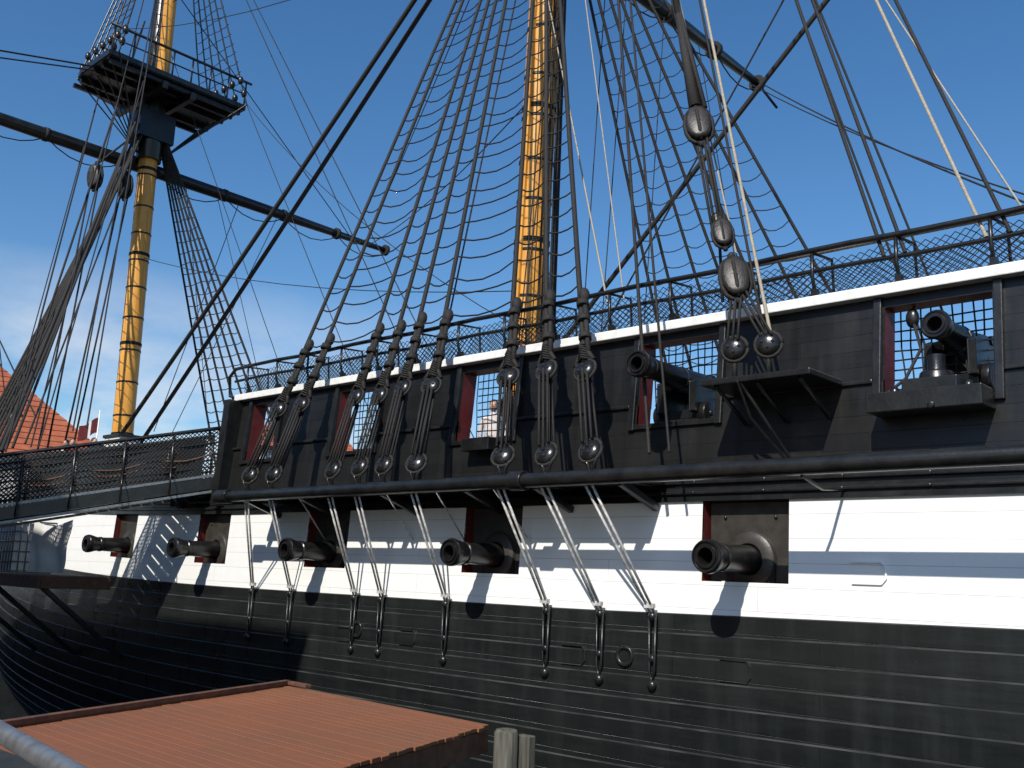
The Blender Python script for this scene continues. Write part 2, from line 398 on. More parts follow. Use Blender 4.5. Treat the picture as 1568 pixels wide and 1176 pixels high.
tk.tube([A0+Dv*6.2,A0+Dv*30],.055,8,1)
block(tk,(-6.6,11.0,4.7),(-.2,.1,1),.17)
tk.tube([(-6.6,11,4.4),(-6.5,10.9,3.6)],.022,5,1); tk.tube([(-6.6,11,4.9),(-9,13,11)],.022,5,1)
tk.build('backstay_tackle',ship)
for p,q,r in (((-8.6,11.2,4.0),(-15.5,17.3,15),.016),((-8.3,11.2,4.0),(-15.5,17.3,22),.012),((-6.4,11.2,4),(-15.3,17.4,30),.014),((-3.0,11.3,4.2),(-12,20,22),.012)):
    rp.tube([p,q],r,5,1,False)
for o,zb in ((-.35,4.4),(.35,4.0)):
    sagrope(rp,(-36.0,17.4+o,zb),(-15.6,17.4+o*.4,20.6),.075,0,.15,8)
rp.tube([(-15.4,17.5,4.9),(2.5,17.5,21.4)],.055,8,0,False)
rp.tube([(-15.4,17.5,3.0),(2.5,17.3,28)],.02,6,0,False)
for a,b,r,s in (((-16.4,30,17.9),(-1.8,17,4.6),.024,.3),((-16.4,29.6,17.6),(-1.8,18,5.2),.02,.4),((-36.9,17.5,29),(-15.6,17.5,44),.03,0),((-36.9,17.5,25.5),(-15.6,17.3,30),.025,.5),((-37,17.5,30),(-24,10.6,3.2),.022,0),((-37,17.5,30),(-25,10.7,3.2),.022,0),((-37,17.5,30),(-23,24,3.2),.02,0),((-37,17.5,30),(-24.5,24,3.2),.02,0),
    ((-36.5,15.0,18.9),(-35,4,15.6),.035,0),((-36.5,15.2,18.8),(-35,4,15.1),.03,0),((-37.4,29,15.6),(-16,17.4,20),.018,.3),((-37.4,29,15.6),(-16,17.4,12),.018,.5),
    ((-37.4,28.5,15.7),(-36.9,17.5,24),.022,0),((-37.4,22,15.6),(-36,18.5,5),.018,0),((-37.4,24,15.6),(-35.5,19,5),.016,0),((-37.4,21,15.6),(-31,21,3.5),.015,0),((-37.4,19.5,15.6),(-34,20,3.5),.015,0),
    ((-15.7,17.9,16),(-13,14,3.5),.014,0),((-15.7,18.2,16),(-12,13,3.5),.014,0),((-15.5,17.2,19),(-14.3,13,3.2),.02,0),((-15.5,17.2,19),(-10,11.4,3.9),.02,0),((-16.4,22,17.6),(-14.5,18.5,4),.015,0),((-16.4,24,17.6),(-13.6,19,4),.015,0),((-16.4,21,17.6),(-14.9,18.3,4),.015,0),((-16.4,26,17.6),(-12,22,4),.014,0),
    ((-30,11,3),(-40,17,24),.03,0),((-28,10.9,3),(-38,17.3,26),.022,0),((-32,11.6,3.2),(-37,17.3,19.4),.07,0),((-31.4,11.5,3.2),(-37,17.3,18.6),.055,0),((-30.6,11.4,3.2),(-37,17.3,19.6),.045,0),((-33,12,3.2),(-37.2,16.8,22),.04,0),((-29.2,11.2,3.2),(-37,17,16),.03,0),((-28,11.1,3),(-37,17.5,23),.022,0),
    ((-37.2,15,15.8),(-33.5,12.2,4),.02,0),((-37.3,11,15.7),(-34,12.5,4),.02,0),((-37.3,8,15.6),(-29,11.3,4),.022,0),
    ((-35,20.2,19.6),(-26,22,3.6),.016,0),((-35,20.4,19.2),(-16.2,17.8,6),.014,.8),((-35,14.8,19.9),(-15.6,17.2,18),.014,1.1),((-16.2,17.5,7),(-37,17.5,12),.014,.5),
    ((-37.1,17.5,23),(-15.6,17.5,22.5),.02,.7),((-37.1,17.5,22),(-30,22,3.3),.016,0)):
    sagrope(rp,a,b,r,0,s)
for k in range(9):
    an=-.75+k*.19; 
    rp.tube([(-15.87+.62*math.cos(an),17.5+.62*math.sin(an),1.6),(-15.6+.5*math.cos(an+.1),17.5+.5*math.sin(an+.1),20)],.016+.01*(k%3),5,0,False)
rp.build('standing_and_running_rigging',ship)
# ------------------------------------------------------------------ masts
def mast(name,p0,p1,r0,r1,z_from,z_to,bands):
    mb=MB(['mast','black','rope']); d=V(p1)-V(p0)
    pts=[lerp(p0,p1,i/8) for i in range(9)]
    mb.tube(pts,[r0+(r1-r0)*i/8 for i in range(9)],32,0)
    z=z_from; u=d.normalized(); k=0
    while z<z_to:
        t=(z-p0[2])/d.z; rr=r0+(r1-r0)*t
        a=lerp(p0,p1,t)
        mb.lathe(a,u,[(-.035,rr),(-.03,rr+.02),(.03,rr+.02),(.035,rr)],32,1,True)
        if k%3==0:
            for q in range(3): mb.lathe(a+u*(.22+.045*q),u,[(-.022,rr),(-.012,rr+.018),(0,rr+.024),(.012,rr+.018),(.022,rr)],32,2)
        z+=.95+.45*random.random(); k+=1
    return mb
mm=mast('main',(-16.0,17.5,1.5),(-15.45,17.5,22.5),.44,.40,4.6,22,2)
mm.lathe((-15.99,17.5,1.5),(0,0,1),[(0,.62),(2.6,.58),(2.75,.46)],32,1)
mm.beam((-15.9,17.05,5.2),(-15.45,17.1,22),.18,.1,0,up=V((0,1,0)))
mm.build('main_mast',ship)
mm=mast('fore',(-36.35,17.5,1.5),(-36.95,17.5,16.3),.40,.36,4.5,16,2)
mm.tube([(-36.95,17.5,16.0),(-37.1,17.5,23.6)],[.5,.42],20,1)
mm.box((-37.1,17.5,23.7),(.55,.5,.22),1); mm.box((-36.98,17.5,17.4),(.55,.75,.6),1)
mm.tube([(-36.5,17.5,19),(-36.9,17.5,40)],[.26,.2],20,0)
mm.build('fore_mast',ship,.01)
mb=MB(['black','net'])
zt=18.7; pts=[]
for k in range(13):
    an=math.pi/2+math.pi*k/12; pts.append((-37.3+1.7*math.cos(an),17.5+2.9*math.sin(an)))
pts+=[(-34.9,14.6),(-34.9,20.4)]
b=len(mb.v)
for zz in (zt,zt+.12):
    for p in pts: mb.v.append((p[0],p[1],zz))
k=len(pts)
mb.face([b+i for i in range(k)],0); mb.face([b+k+i for i in range(k)][::-1],0)
for i in range(k): mb.face((b+i,b+(i+1)%k,b+k+(i+1)%k,b+k+i),0)
for x in (-38.2,-37.6,-36.4,-35.7,-35.1): mb.beam((x,14.7,zt-.1),(x,20.3,zt-.1),.14,.16,0)
for y in (16.9,18.1): mb.beam((-38.9,y,zt-.25),(-34.9,y,zt-.25),.2,.3,0)
for i in range(k):
    p,q=pts[i],pts[(i+1)%k]; mb.beam((p[0],p[1],zt+.14),(q[0],q[1],zt+.14),.1,.2,0)
for i in range(8):
    y=14.65+i*5.7/7; mb.tube([(-34.9,y,zt),(-34.85,y,zt+1.25)],.04,6,0)
mb.tube([(-34.85,14.5,zt+1.25),(-34.85,20.6,zt+1.25)],.055,6,0); mb.tube([(-34.85,14.6,zt+.7),(-34.85,20.4,zt+.7)],.03,6,0)
for i in range(6):
    x=-38.4+i*.7
    for yy,s in ((14.75,-1),(20.25,1)):
        A=V((x+.4,yy,zt+.1)); hd=V((-37.0,17.5,30.5)); mb.tube([A,hd],.034,5,0,False)
        mb.ell(A+(hd-A).normalized()*.5,(.12,.12,.18),None,0); mb.ell(A+(hd-A).normalized()*1.1,(.12,.12,.18),None,0)
        mb.tube([A,( -36.95,17.5+s*.5,16.2)],.03,5,0,False)
mb.build('fore_top',ship)
r2=MB(['rope','hemp'])
for s in (-1,1):
    L=[]
    for i in range(6):
        A=V((-37.9+i*.7,17.5+s*2.75,zt+.2)); hd=V((-37.0,17.5,30.5)); L.append((A,(hd-A).normalized()))
    ratlines(L,19.8,29,.42,.06,.018,r2)
Hf=V((-36.95,17.5,18.3))
for s,yb in ((-1,12.4),(1,22.4)):
    L=[]
    for i in range(7):
        X=-37.3+i*.75; A=V((X,yb+s*.12*i,3.0)); d=(Hf-A).normalized(); r2.tube([A,Hf],.05,6,0,False); L.append((A,d))
    ratlines(L,4.2,17.5,.42,.09,.02,r2)
r2.build('fore_shrouds',ship)
mb=MB(['black','rope','wood_tar'])
def yard(x,z,half,r,tilt=0):
    mb.tube([(x,17.5-half,z-tilt*half),(x,17.5-half*.5,z-tilt*half*.5),(x,17.5,z),(x,17.5+half*.5,z+tilt*half*.5),(x,17.5+half,z+tilt*half)],[r*.45,r*.85,r,r*.85,r*.45],14,0)
    for s in (-1,1):
        for k in range(4):
            a=17.5+s*(.8+k*(half-1)/4); b=17.5+s*(.8+(k+1)*(half-1)/4)
            mb.tube([(x+.1,a+(b-a)*u,z-.15-4*.55*u*(1-u)) for u in (0,.15,.3,.5,.7,.85,1)],.024,5,1,False)
            mb.tube([(x+.1,b,z),(x+.1,b,z-.3)],.03,5,1)
            mb.tube([(x,b-.08,z),(x,b+.08,z)],r*1.02,14,1)
yard(-37.5,15.9,13.2,.27); yard(-16.55,17.95,12.9,.3)
mb.tube([(-16.5,30.2,17.9),(-16.2,31.0,17.2)],.05,6,0)
for y in (15.2,16.4): block(mb,(-36.3,y,14.4),(0,0,1),.45)
mb.tube([(-36.9,16.9,16),(-36.3,16.4,14.9)],.04,6,1); mb.tube([(-36.9,16.9,17),(-36.3,15.2,14.9)],.04,6,1)
for e in (-.15,.15):
    mb.tube([(-36.3,15.2+e,14.1),(-33.5,13.4+e,3.2)],.035,6,1); mb.tube([(-36.3,16.4+e,14.1),(-33,14+e,3.2)],.035,6,1)
mb.build('yards',ship)
# ------------------------------------------------------------------ hammock rails + netting
mb=MB(['black','net','hemp'])
def ry(X,Z): return hy(X,3.4)-.02-.12*(Z-3.5)
for Z,r in ((4.14,.038),(3.88,.03)):
    mb.tube([(x,ry(x,Z),Z+.012*math.sin(x*2.1)) for x in [-18.5+.8*i for i in range(40)]],r,8,0)
mb.tube([(-18.5,ry(-18.5,4.12),4.12),(-18.75,ry(-18.5,4)+.02,4.0),(-18.8,11.3,3.6),(-18.4,11.4,3.45)],.035,8,0)
x=-18.0
while x<12:
    mb.tube([(x,ry(x,3.5)+.03,3.5),(x,ry(x,3.8)-.04,3.8),(x,ry(x,4.12),4.12)],.024,6,0)
    mb.box((x,ry(x,3.56),3.6),(.035,.05,.06),0)
    mb.tube([(x,ry(x,4.12),4.12),(x+.05,ry(x,4.12)+.45,4.14),(x+.05,ry(x,4.12)+.5,3.55)],.02,6,0); x+=1.05
mb.tube([(-6.5,11.55,4.24),(14,11.55,4.24)],.032,6,2)
def net(mb,P,nu,nv,r,mi):
    for s in range(-nv,nu+1):
        for dr in (1,-1):
            pts=[]
            for k in range(nv+1):
                u=s+k; v=k if dr==1 else nv-k
                if 0<=u<=nu: pts.append(P(u/nu,v/nv))
            if len(pts)>1: mb.tube(pts,r,3,mi,False)
net(mb,lambda u,v:(-18.2+30*u,ry(-18.2+30*u,3.55+.3*v)+.02,3.55+.33*v+.02*math.sin(u*170)),300,4,.0065,1)
net(mb,lambda u,v:(-18.2+30*u,11.5+.03*math.sin(u*40+v*3),3.6+.58*v-.06*abs(math.sin(u*90))*v),260,6,.0065,1)
for p in UP:
    x=p[0]-.1
    while x<p[1]+.1: 
        e1,e2=random.uniform(-.02,.02),random.uniform(-.02,.02)
        mb.tube([(x,11.75,2.1),(x+.02+e1,11.72,2.5),(x+e2,11.73,2.9),(x-.01,11.75,3.4)],.0105,4,1,False); x+=.12
    z=2.15
    while z<3.35:
        e1,e2=random.uniform(-.03,.01),random.uniform(-.03,.02)
        mb.tube([(p[0]-.1,11.75,z),(p[0]*.7+p[1]*.3,11.73,z+e1),((p[0]+p[1])/2,11.73,z+e2),(p[1]+.1,11.75,z)],.0105,4,1,False); z+=.12
mb.build('hammock_netting',ship)
# ------------------------------------------------------------------ cannons
def cannon(X,Z,ymuz,L,rm,elev=0,carr=True,yaw=0):
    e=empty('cannon')
    ax=V((math.sin(yaw),-math.cos(yaw)*math.cos(elev),math.sin(elev))).normalized()
    mz=V((X,ymuz,Z)); o=mz-ax*L
    pr=[(0,0),(0,1.2),(.03,1.3),(.05,1.3),(.055,1.2),(.3,1.14),(.305,1.2),(.325,1.2),(.33,1.1),(.58,.94),(.585,1.0),(.605,1.0),(.61,.92),(.86,.78),(.865,.85),(.885,.85),(.89,.78),(.92,.86),(.95,.98),(.965,1.03),(.985,1.03),(.99,.97),(1.0,.94),(1.0,.86),(.992,.84),(.992,.72),(1.0,.7),(1.0,.52),(.8,.52),(.8,0)]
    mb=MB(['iron']); mb.lathe(o,ax,[(t*L,r*rm) for t,r in pr],36,0)
    mb.ell(o-ax*rm*.5,(rm*.5,rm*.5,rm*.5)); mb.ell(o-ax*rm*.1,(rm*.9,rm*.5,rm*.9))
    s=ax.cross(V((0,0,1))).normalized(); tc=o+ax*L*.45
    mb.tube([tc-s*rm*1.9,tc+s*rm*1.9],rm*.35,14,0)
    mb.build('barrel',e,0,35)
    if carr:
        mb=MB(['black','iron'])
        for q in (-1,1):
            c=tc+s*q*rm*1.5; f=V((ax.x,ax.y,0)).normalized(); up=V((0,0,1))
            prof=[(.45,-.45),(.45,-.05),(.25,.02),(.05,.02),(-.25,-.1),(-.5,-.2),(-.75,-.3),(-.75,-.45)]
            b=len(mb.v)
            for dd in (-.05,.05):
                for (a_,b_) in prof: mb.v.append(tuple(c+f*a_+up*b_+s*dd))
            k=len(prof); mb.face([b+i for i in range(k)],0); mb.face([b+k+i for i in range(k)][::-1],0)
            for i in range(k): mb.face((b+i,b+(i+1)%k,b+k+(i+1)%k,b+k+i),0)
            for fx in (.25,-.55):
                mb.lathe(c+f*fx-up*.47+s*q*.06,s*q,[(0,0),(0,.16),(.09,.16),(.1,.12),(.1,.04),(.13,.04),(.13,0)],20,1)
        for fx in (.25,-.55): mb.beam(tc+f*fx-up*.47-s*rm*1.5,tc+f*fx-up*.47+s*rm*1.5,.12,.12,0)
        mb.build('carriage',e,.01)
    return e
for X in (-22.6,-18.55,-14.7,-10.6,-6.3,-2.0,2.3):
    cannon(X,.33+dz(X),hy(X,.3)-.88,2.7,.195)
cannon(-7.35,2.76,10.2,2.5,.17,math.radians(2))
cannon(-11.0,2.75,11.7,2.5,.165)
cannon(-3.9,2.96,11.05,1.5,.165,math.radians(6),True,math.radians(-4))
cannon(-.4,2.98,11.2,1.5,.155,math.radians(8))
mb=MB(['black','iron','rope'])
for X in (-3.95,-.4):
    mb.box((X,11.12,2.06),(.62,.42,.11),0); mb.box((X,11.25,2.25),(.3,.32,.085),0)
    mb.lathe((X,11.2,2.33),(0,0,1),[(0,.2),(.1,.18),(.12,.1),(.3,.1)],20,1)
    mb.lathe((X+.1,10.72,1.98),(0,-1,0),[(0,.04),(.05,.04),(.05,0)],12,1)
    for e in (-.4,.4): mb.ell((X+e,11.0,2.2),(.06,.06,.08),None,1)
    block_c=V((X-.32,11.4,3.15)); mb.ell(block_c,(.08,.06,.12),None,0); mb.tube([block_c,(X-.3,11.45,3.4)],.02,5,2)
    mb.tube([block_c,(X-.2,11.3,2.75),(X-.35,11.2,2.4),(X-.5,11.0,2.2)],.022,6,2)
mb.box((-10.9,10.98,2.02),(.3,.1,.1),0)
mb.build('carronade_sills',ship,.01)
# ------------------------------------------------------------------ visitors on deck
def person(loc,face,shirt='shirt'):
    e=empty('person'); e.location=loc; e.rotation_euler=(0,0,face)
    J=[(0,0,.95,.13,.11),(0,0,1.15,.13,.1),(0,0,1.35,.16,.11),(0,0,1.47,.06,.06),(0,0,1.54,.05,.05),
       (-.18,0,1.40,.055,.055),(-.24,.02,1.12,.045,.045),(-.22,-.12,.92,.035,.035),(.18,0,1.40,.055,.055),(.24,.02,1.12,.045,.045),(.22,-.12,.92,.035,.035),
       (-.1,0,.86,.085,.085),(-.11,-.02,.48,.06,.06),(-.11,.02,.09,.045,.045),(-.12,-.14,.04,.04,.03),(.1,0,.86,.085,.085),(.11,-.02,.48,.06,.06),(.11,.02,.09,.045,.045),(.12,-.14,.04,.04,.03)]
    E=[(0,1),(1,2),(2,3),(3,4),(2,5),(5,6),(6,7),(2,8),(8,9),(9,10),(0,11),(11,12),(12,13),(13,14),(0,15),(15,16),(16,17),(17,18)]
    me=bpy.data.meshes.new('body'); me.from_pydata([j[:3] for j in J],E,[]); ob=bpy.data.objects.new('body',me); sc.collection.objects.link(ob); ob.parent=e
    me.materials.append(M[shirt])
    ob.modifiers.new('skin','SKIN')
    for i,j in enumerate(J): me.skin_vertices[0].data[i].radius=(j[3],j[4])
    me.skin_vertices[0].data[0].use_root=True
    ss=ob.modifiers.new('sub','SUBSURF'); ss.levels=2; ss.render_levels=2
    mb=MB(['skin','hair'])
    mb.ell((0,-.01,1.63),(.075,.095,.115),None,0,20,14); mb.ell((0,.02,1.665),(.084,.098,.1),None,1,20,12)
    mb.ell((0,-.105,1.62),(.012,.018,.02),None,0)
    for q in (-1,1):
        mb.ell((q*.076,.0,1.62),(.012,.02,.03)); mb.ell((q*.03,-.094,1.645),(.012,.008,.007),None,1)
        for k in range(4): mb.tube([(q*.22+(k-1.5)*.016,-.13,.9),(q*.22+(k-1.5)*.018,-.17,.86),(q*.22+(k-1.5)*.018,-.165,.82)],.009,6,0)
        mb.tube([(q*.19,-.12,.91),(q*.17,-.15,.88),(q*.175,-.17,.86)],.011,6,0)
        mb.ell((q*.22,-.13,.9),(.035,.03,.045))
    mb.tube([(-.02,-.1,1.585),(.02,-.1,1.585)],.005,5,0)
    mb.build('head_and_hands',e)
person((-12.75,13.2,1.5),math.radians(40))
person((-30.3,13.0,1.5+dz(-30.3)),math.radians(70),'shirt_red')
person((-31.2,13.2,1.5+dz(-31.2)),math.radians(30),'shirt')
person((-28.6,12.9,1.5+dz(-28.6)),math.radians(100),'shirt_blue')
# ------------------------------------------------------------------ gangway
gw=empty('gangway')
mb=MB(['grey','rust','net','black','hemp','canvas'])
G0=V((-18.7,11.1,1.72)); G1=V((-24.2,-.5,-1.15)); gd=(G1-G0); gx=V((gd.x,gd.y,0)).normalized(); gs=V((-gx.y,gx.x,0))
if gs.x<0: gs=-gs
for s in (0,1.5):
    o=-gs*s
    mb.beam(G0+o,G1+o,.08,.24,3); mb.beam(G0+o+V((0,0,.16)),G1+o+V((0,0,.16)),.1,.05,0)
    mb.beam(G0+o+gs*.01-V((0,0,.18)),G1+o+gs*.01-V((0,0,.18)),.12,.05,0)
    for zz,r,mi in ((1.15,.045,3),(.85,.018,3),(.62,.02,1),(.35,.018,3)):
        pts=[lerp(G0,G1,u)+o+V((0,0,zz-(.08*math.sin(u*math.pi*10)**2 if zz==.62 else 0))) for u in [i/60 for i in range(61)]]
        mb.tube(pts,r,6,mi)
    for k in range(15):
        p=lerp(G0,G1,k/14)+o; mb.tube([p,p+V((0,0,1.17))],.035,6,3); mb.tube([p-V((0,0,.1)),p+gs*.3*(1 if s==0 else -1)-V((0,0,.1)),p+V((0,0,.6))],.02,6,3)
    net(mb,lambda u,v:tuple(lerp(G0,G1,u)+o+V((0,0,.15+1.0*v))+gs*.03*math.sin(u*60+v*4)),150,12,.011,2)
for k in range(60):
    p=lerp(G0,G1,(k+.5)/60); mb.beam(p,p-gs*1.5,.2,.03,1)
mb.build('gangway_frame',gw)
for (x,y,z,h,w_) in ((-25.6,12.3,1.66,.8,.42),(-27.2,12.6,1.7,.7,.3),(-19.2,12.6,1.5,.55,.22)):
    mb=MB(['canvas','black'])
    mb.box((x,y,z+h),(w_,.3,h),0)
    mb.box((x,y,z+2*h+.03),(w_+.04,.34,.04),1)
    for e in (-.5,0,.5): mb.beam((x+e*w_*1.4,y-.31,z+.1),(x+e*w_*1.4,y-.31,z+2*h-.05),.03,.04,0,up=V((1,0,0)))
    for t in (.33,.66): mb.beam((x-w_,y-.305,z+2*h*t),(x+w_,y-.305,z+2*h*t),.02,.03,1)
    mb.build('deck_locker',None,.02)
# staging with crates near bow
st=MB(['rust','oldwood','black'])
XO=2.5
st.box((-28.2+XO,9.65,-.40),(4.2,.75,.05),0)
for k in range(40): st.box((-32.3+XO+k*.21,9.65,-.336),(.095,.78,.014),1)
st.box((-28.2+XO,8.88,-.46),(4.25,.05,.13),0); st.box((-23.98+XO,9.65,-.46),(.05,.75,.13),0)
for x in (-32,-29.5,-27,-24.3):
    st.beam((x+XO,9.0,-.5),(x+XO,11.3,-2.3),.1,.1,2,up=V((1,0,0)))
st.build('staging_platform',None,.008)
def crate(loc,w,d,h):
    mb=MB(['canvas','grey']); x,y,z=loc
    mb.box((x,y,z+h/2),(w/2-.02,d/2-.02,h/2-.03),0)
    for i in range(6):
        zz=z+h*i/5; mb.tube([(x-w/2,y-d/2,zz),(x+w/2,y-d/2,zz),(x+w/2,y+d/2,zz),(x-w/2,y+d/2,zz),(x-w/2,y-d/2,zz)],.016,5,1)
    for i in range(7):
        xx=x-w/2+w*i/6; mb.tube([(xx,y-d/2,z),(xx,y-d/2,z+h)],.014,5,1); 
        yy=y-d/2+d*i/6; mb.tube([(x+w/2,yy,z),(x+w/2,yy,z+h)],.014,5,1)
    mb.box((x,y,z+.0),(w/2,d/2,.04),1)
    return mb.build('liquid_container_cage')
crate((-23.6,9.35,-.28),.95,.9,1.1); crate((-25.5,9.5,-.28),1.1,1.1,.9); crate((-27.3,9.5,-.28),1.1,1.1,1.1)
mb=MB(['canvas'])
for i in range(13):
    for j in range(9):
        u=i/12;v=j/8; mb.v.append((-22.75+.95*u+.05*math.sin(v*9),9.1+.45*u+.06*math.sin(u*11+v*2)*(1-v*.6),-.27+(1.15-.15*math.sin(u*3.1))*v))
for i in range(12):
    for j in range(8): mb.face((i*9+j,(i+1)*9+j,(i+1)*9+j+1,i*9+j+1),0,True)
mb.build('canvas_sheet')
# ------------------------------------------------------------------ red deck landing
dk=empty('red_deck_landing')
mb=MB(['deckred','rust','oldwood'])
cor=[V((-11.3,8.05)),V((-7.4,7.8)),V((-5.15,1.4)),V((-8.65,1.4))]
ztop=-1.5
nb=46
for k in range(nb):
    t0=k/nb;t1=(k+1)/nb-.0016
    a=cor[0].lerp(cor[3],t0);b=cor[1].lerp(cor[2],t0);c_=cor[1].lerp(cor[2],t1);d_=cor[0].lerp(cor[3],t1)
    j=random.uniform(-.006,.003)
    ex=random.uniform(-.02,.02)
    dirx=(b-a).normalized()
    pts4=[a,b+dirx*ex,c_+dirx*ex,d_]; i0=len(mb.v)
    for zz in (ztop-.04,ztop+j):
        for p in pts4: mb.v.append((p.x,p.y,zz))
    for q in ((4,7,6,5),(0,1,2,3),(0,4,5,1),(1,5,6,2),(2,6,7,3),(3,7,4,0)): mb.face([i0+i for i in q],0)
def b3(p,q,z,w,h,mi): mb.beam((p.x,p.y,z),(q.x,q.y,z),w,h,mi)
b3(cor[0]+V((.0,-.05)),cor[1]+V((-.05,-.05)),ztop-.16,.08,.22,1); b3(cor[1]+V((-.06,0)),cor[2]+V((-.06,0)),ztop-.16,.07,.22,1); b3(cor[0]+V((-.03,0)),cor[3]+V((-.03,0)),ztop-.08,.06,.22,1)
b3(cor[0]+V((-.03,0)),cor[3]+V((-.03,0)),ztop+.045,.09,.05,1)
b3(cor[0],cor[0].lerp(cor[1],.12),ztop+.04,.09,.04,1)
for t in (.1,.5,.9):
    for e in ((0,3),(1,2)):
        p=cor[e[0]].lerp(cor[e[1]],t); cc=(cor[0]+cor[2])/2; p=p+(cc-p).normalized()*.25
        mb.beam((p.x,p.y,-7.5),(p.x,p.y,ztop-.2),.2,.2,2,up=V((1,0,0)))
mb.build('deck_boards',dk,.004)
mb=MB(['oldwood'])
mb.tube([(-7.12,7.75,-7.5),(-7.12,7.75,-1.53),(-7.12,7.75,-1.50)],[.13,.125,.105],10,0)
mb.beam((-6.97,7.88,-7.5),(-6.97,7.88,-1.55),.10,.18,0,up=V((1,0,0)))
mb.build('mooring_post',None,.01)
mb=MB(['grey'])
mb.tube([(-5.5,1.51,-.46),(-2.91,1.15,-.46),(-2.34,1.07,-.46),(-1.5,.95,-.46),(-1.4,.94,-.52),(-1.38,.94,-1.6)],.026,14,0)
mb.tube([(-5.5,1.51,-1.0),(-1.4,.94,-1.0)],.02,12,0)
for x in (-5.5,-3.4): mb.tube([(x,.94+(-1.4-x)*.138,-1.6),(x,.94+(-1.4-x)*.138,-.46)],.024,12,0)
mb.build('pipe_handrail')
# ------------------------------------------------------------------ ground, dock
mb=MB(['ground'])
xa,xb,ya,yb=-47,45,3.2,33; Bg=1500
mb.quad([(-Bg,-Bg,-1.6),(Bg,-Bg,-1.6),(Bg,ya,-1.6),(-Bg,ya,-1.6)]); mb.quad([(-Bg,yb,-1.6),(Bg,yb,-1.6),(Bg,Bg,-1.6),(-Bg,Bg,-1.6)])
mb.quad([(-Bg,ya,-1.6),(xa,ya,-1.6),(xa,yb,-1.6),(-Bg,yb,-1.6)]); mb.quad([(xb,ya,-1.6),(Bg,ya,-1.6),(Bg,yb,-1.6),(xb,yb,-1.6)])
mb.build('ground')
mb=MB(['stone'])
mb.quad([(xa,ya,-7.5),(xb,ya,-7.5),(xb,yb,-7.5),(xa,yb,-7.5)])
for p,q in (((xa,ya),(xb,ya)),((xb,ya),(xb,yb)),((xb,yb),(xa,yb)),((xa,yb),(xa,ya))):
    mb.quad([(p[0],p[1],-7.5),(q[0],q[1],-7.5),(q[0],q[1],-1.6),(p[0],p[1],-1.6)])
for y,s in ((ya,-1),(yb,1)): mb.box(((xa+xb)/2,y+s*.2,-1.52),((xb-xa)/2,.25,.1))
for k in range(1,4): mb.box(((xa+xb)/2,ya+.25*(k),-7.5+ (4-k)*.7),((xb-xa)/2,.25*k+.02,(4-k)*.7))
mb.build('dry_dock')
# ------------------------------------------------------------------ buildings
def house(name,c,L,W,h,rh,rot,wall='plaster',nw=6,hip=0):
    e=empty(name); e.location=c; e.rotation_euler=(0,0,rot)
    mb=MB([wall,'glass','cap']); mb.box((0,0,h/2),(L/2,W/2,h/2),0)
    if not hip:
        for s in (-1,1):
            i=len(mb.v); mb.v+=[(s*L/2,-W/2,h),(s*L/2,W/2,h),(s*L/2,0,h+rh)]; mb.face((i,i+1,i+2),0)
    for s in (-1,1):
        for k in range(nw):
            x=-L/2+L*(k+.5)/nw
            zz=1.6
            while zz<h-.8:
                mb.box((x,s*(W/2+.01),zz),(.5,.04,.7),1); mb.box((x,s*(W/2+.03),zz),(.03,.04,.7),2); mb.box((x,s*(W/2+.03),zz-.74),(.6,.07,.05),2); mb.box((x,s*(W/2+.03),zz+.2),(.5,.04,.03),2); zz+=2.9
    mb.build('walls',e)
    mb=MB(['tile','brick','cap','glass'])
    o=.4; Lx=L/2+o; Wy=W/2+o; zb=h-o*rh/(W/2)
    rx=L/2-hip if hip else Lx
    A,B=V((-rx,0,h+rh)),V((rx,0,h+rh))
    def slope(p0,p1,q0,q1):
        n=16
        for i in range(n):
            t0,t1=i/n,(i+1)/n
            nrm=(p1-p0).cross(q0-p0).normalized()
            if nrm.z<0:nrm=-nrm
            mb.quad([p0.lerp(q0,t0)+nrm*.06,p1.lerp(q1,t0)+nrm*.06,p1.lerp(q1,t1)+nrm*.01,p0.lerp(q0,t1)+nrm*.01],0)
            mb.quad([p0.lerp(q0,t0),p1.lerp(q1,t0),p1.lerp(q1,t0)+nrm*.06,p0.lerp(q0,t0)+nrm*.06],0)
    c1,c2,c3,c4=V((-Lx,-Wy,zb)),V((Lx,-Wy,zb)),V((Lx,Wy,zb)),V((-Lx,Wy,zb))
    slope(c1,c2,A,B); slope(c3,c4,B,A)
    if hip: slope(c2,c3,B,B); slope(c4,c1,A,A)
    mb.tube([A+V((0,0,.05)),B+V((0,0,.05))],.15,8,0)
    for xx in (-.25,.2):
        for s in (-1,1):
            mb.box((L*xx,s*W*.28,h+rh*.42),(.6,.7,.6),2); mb.box((L*xx,s*(W*.28+.72),h+rh*.42),(.4,.02,.4),3); mb.box((L*xx,s*W*.28,h+rh*.42+.64),(.7,.8,.05),0)
    mb.box((L*.1,0,h+rh+.3),(.4,.4,.9),1); mb.build('roof_and_chimney',e)
    return e
house('red_roofed_house',(-76,21.5,-1.6),23,14,8.6,6.6,math.radians(82),hip=6.5)
house('red_roofed_house',(-78,54.5,-1.6),14,10,9.5,5,math.radians(60),hip=3)
caster=empty('shade_caster')  # unseen building, added beside the view to shade the lower left hull
mb=MB(['brick','glass','cap','stone'])
mb.box((-31.5,-7,4.2),(20,6,5.8),0)
mb.box((-31.5,-7,10.05),(20.15,6.15,.08),3)  # flat roof edge sets the height of the shadow line on the hull
for k in range(14):
    for zz in (.3,3.4,6.6):
        mb.box((-50+k*2.8,-.99,zz),(.55,.05,.8),1); mb.box((-50+k*2.8,-.96,zz-.85),(.65,.08,.05),2); mb.box((-50+k*2.8,-.95,zz),(.03,.04,.8),2)
mb.build('shade_caster_body',caster)
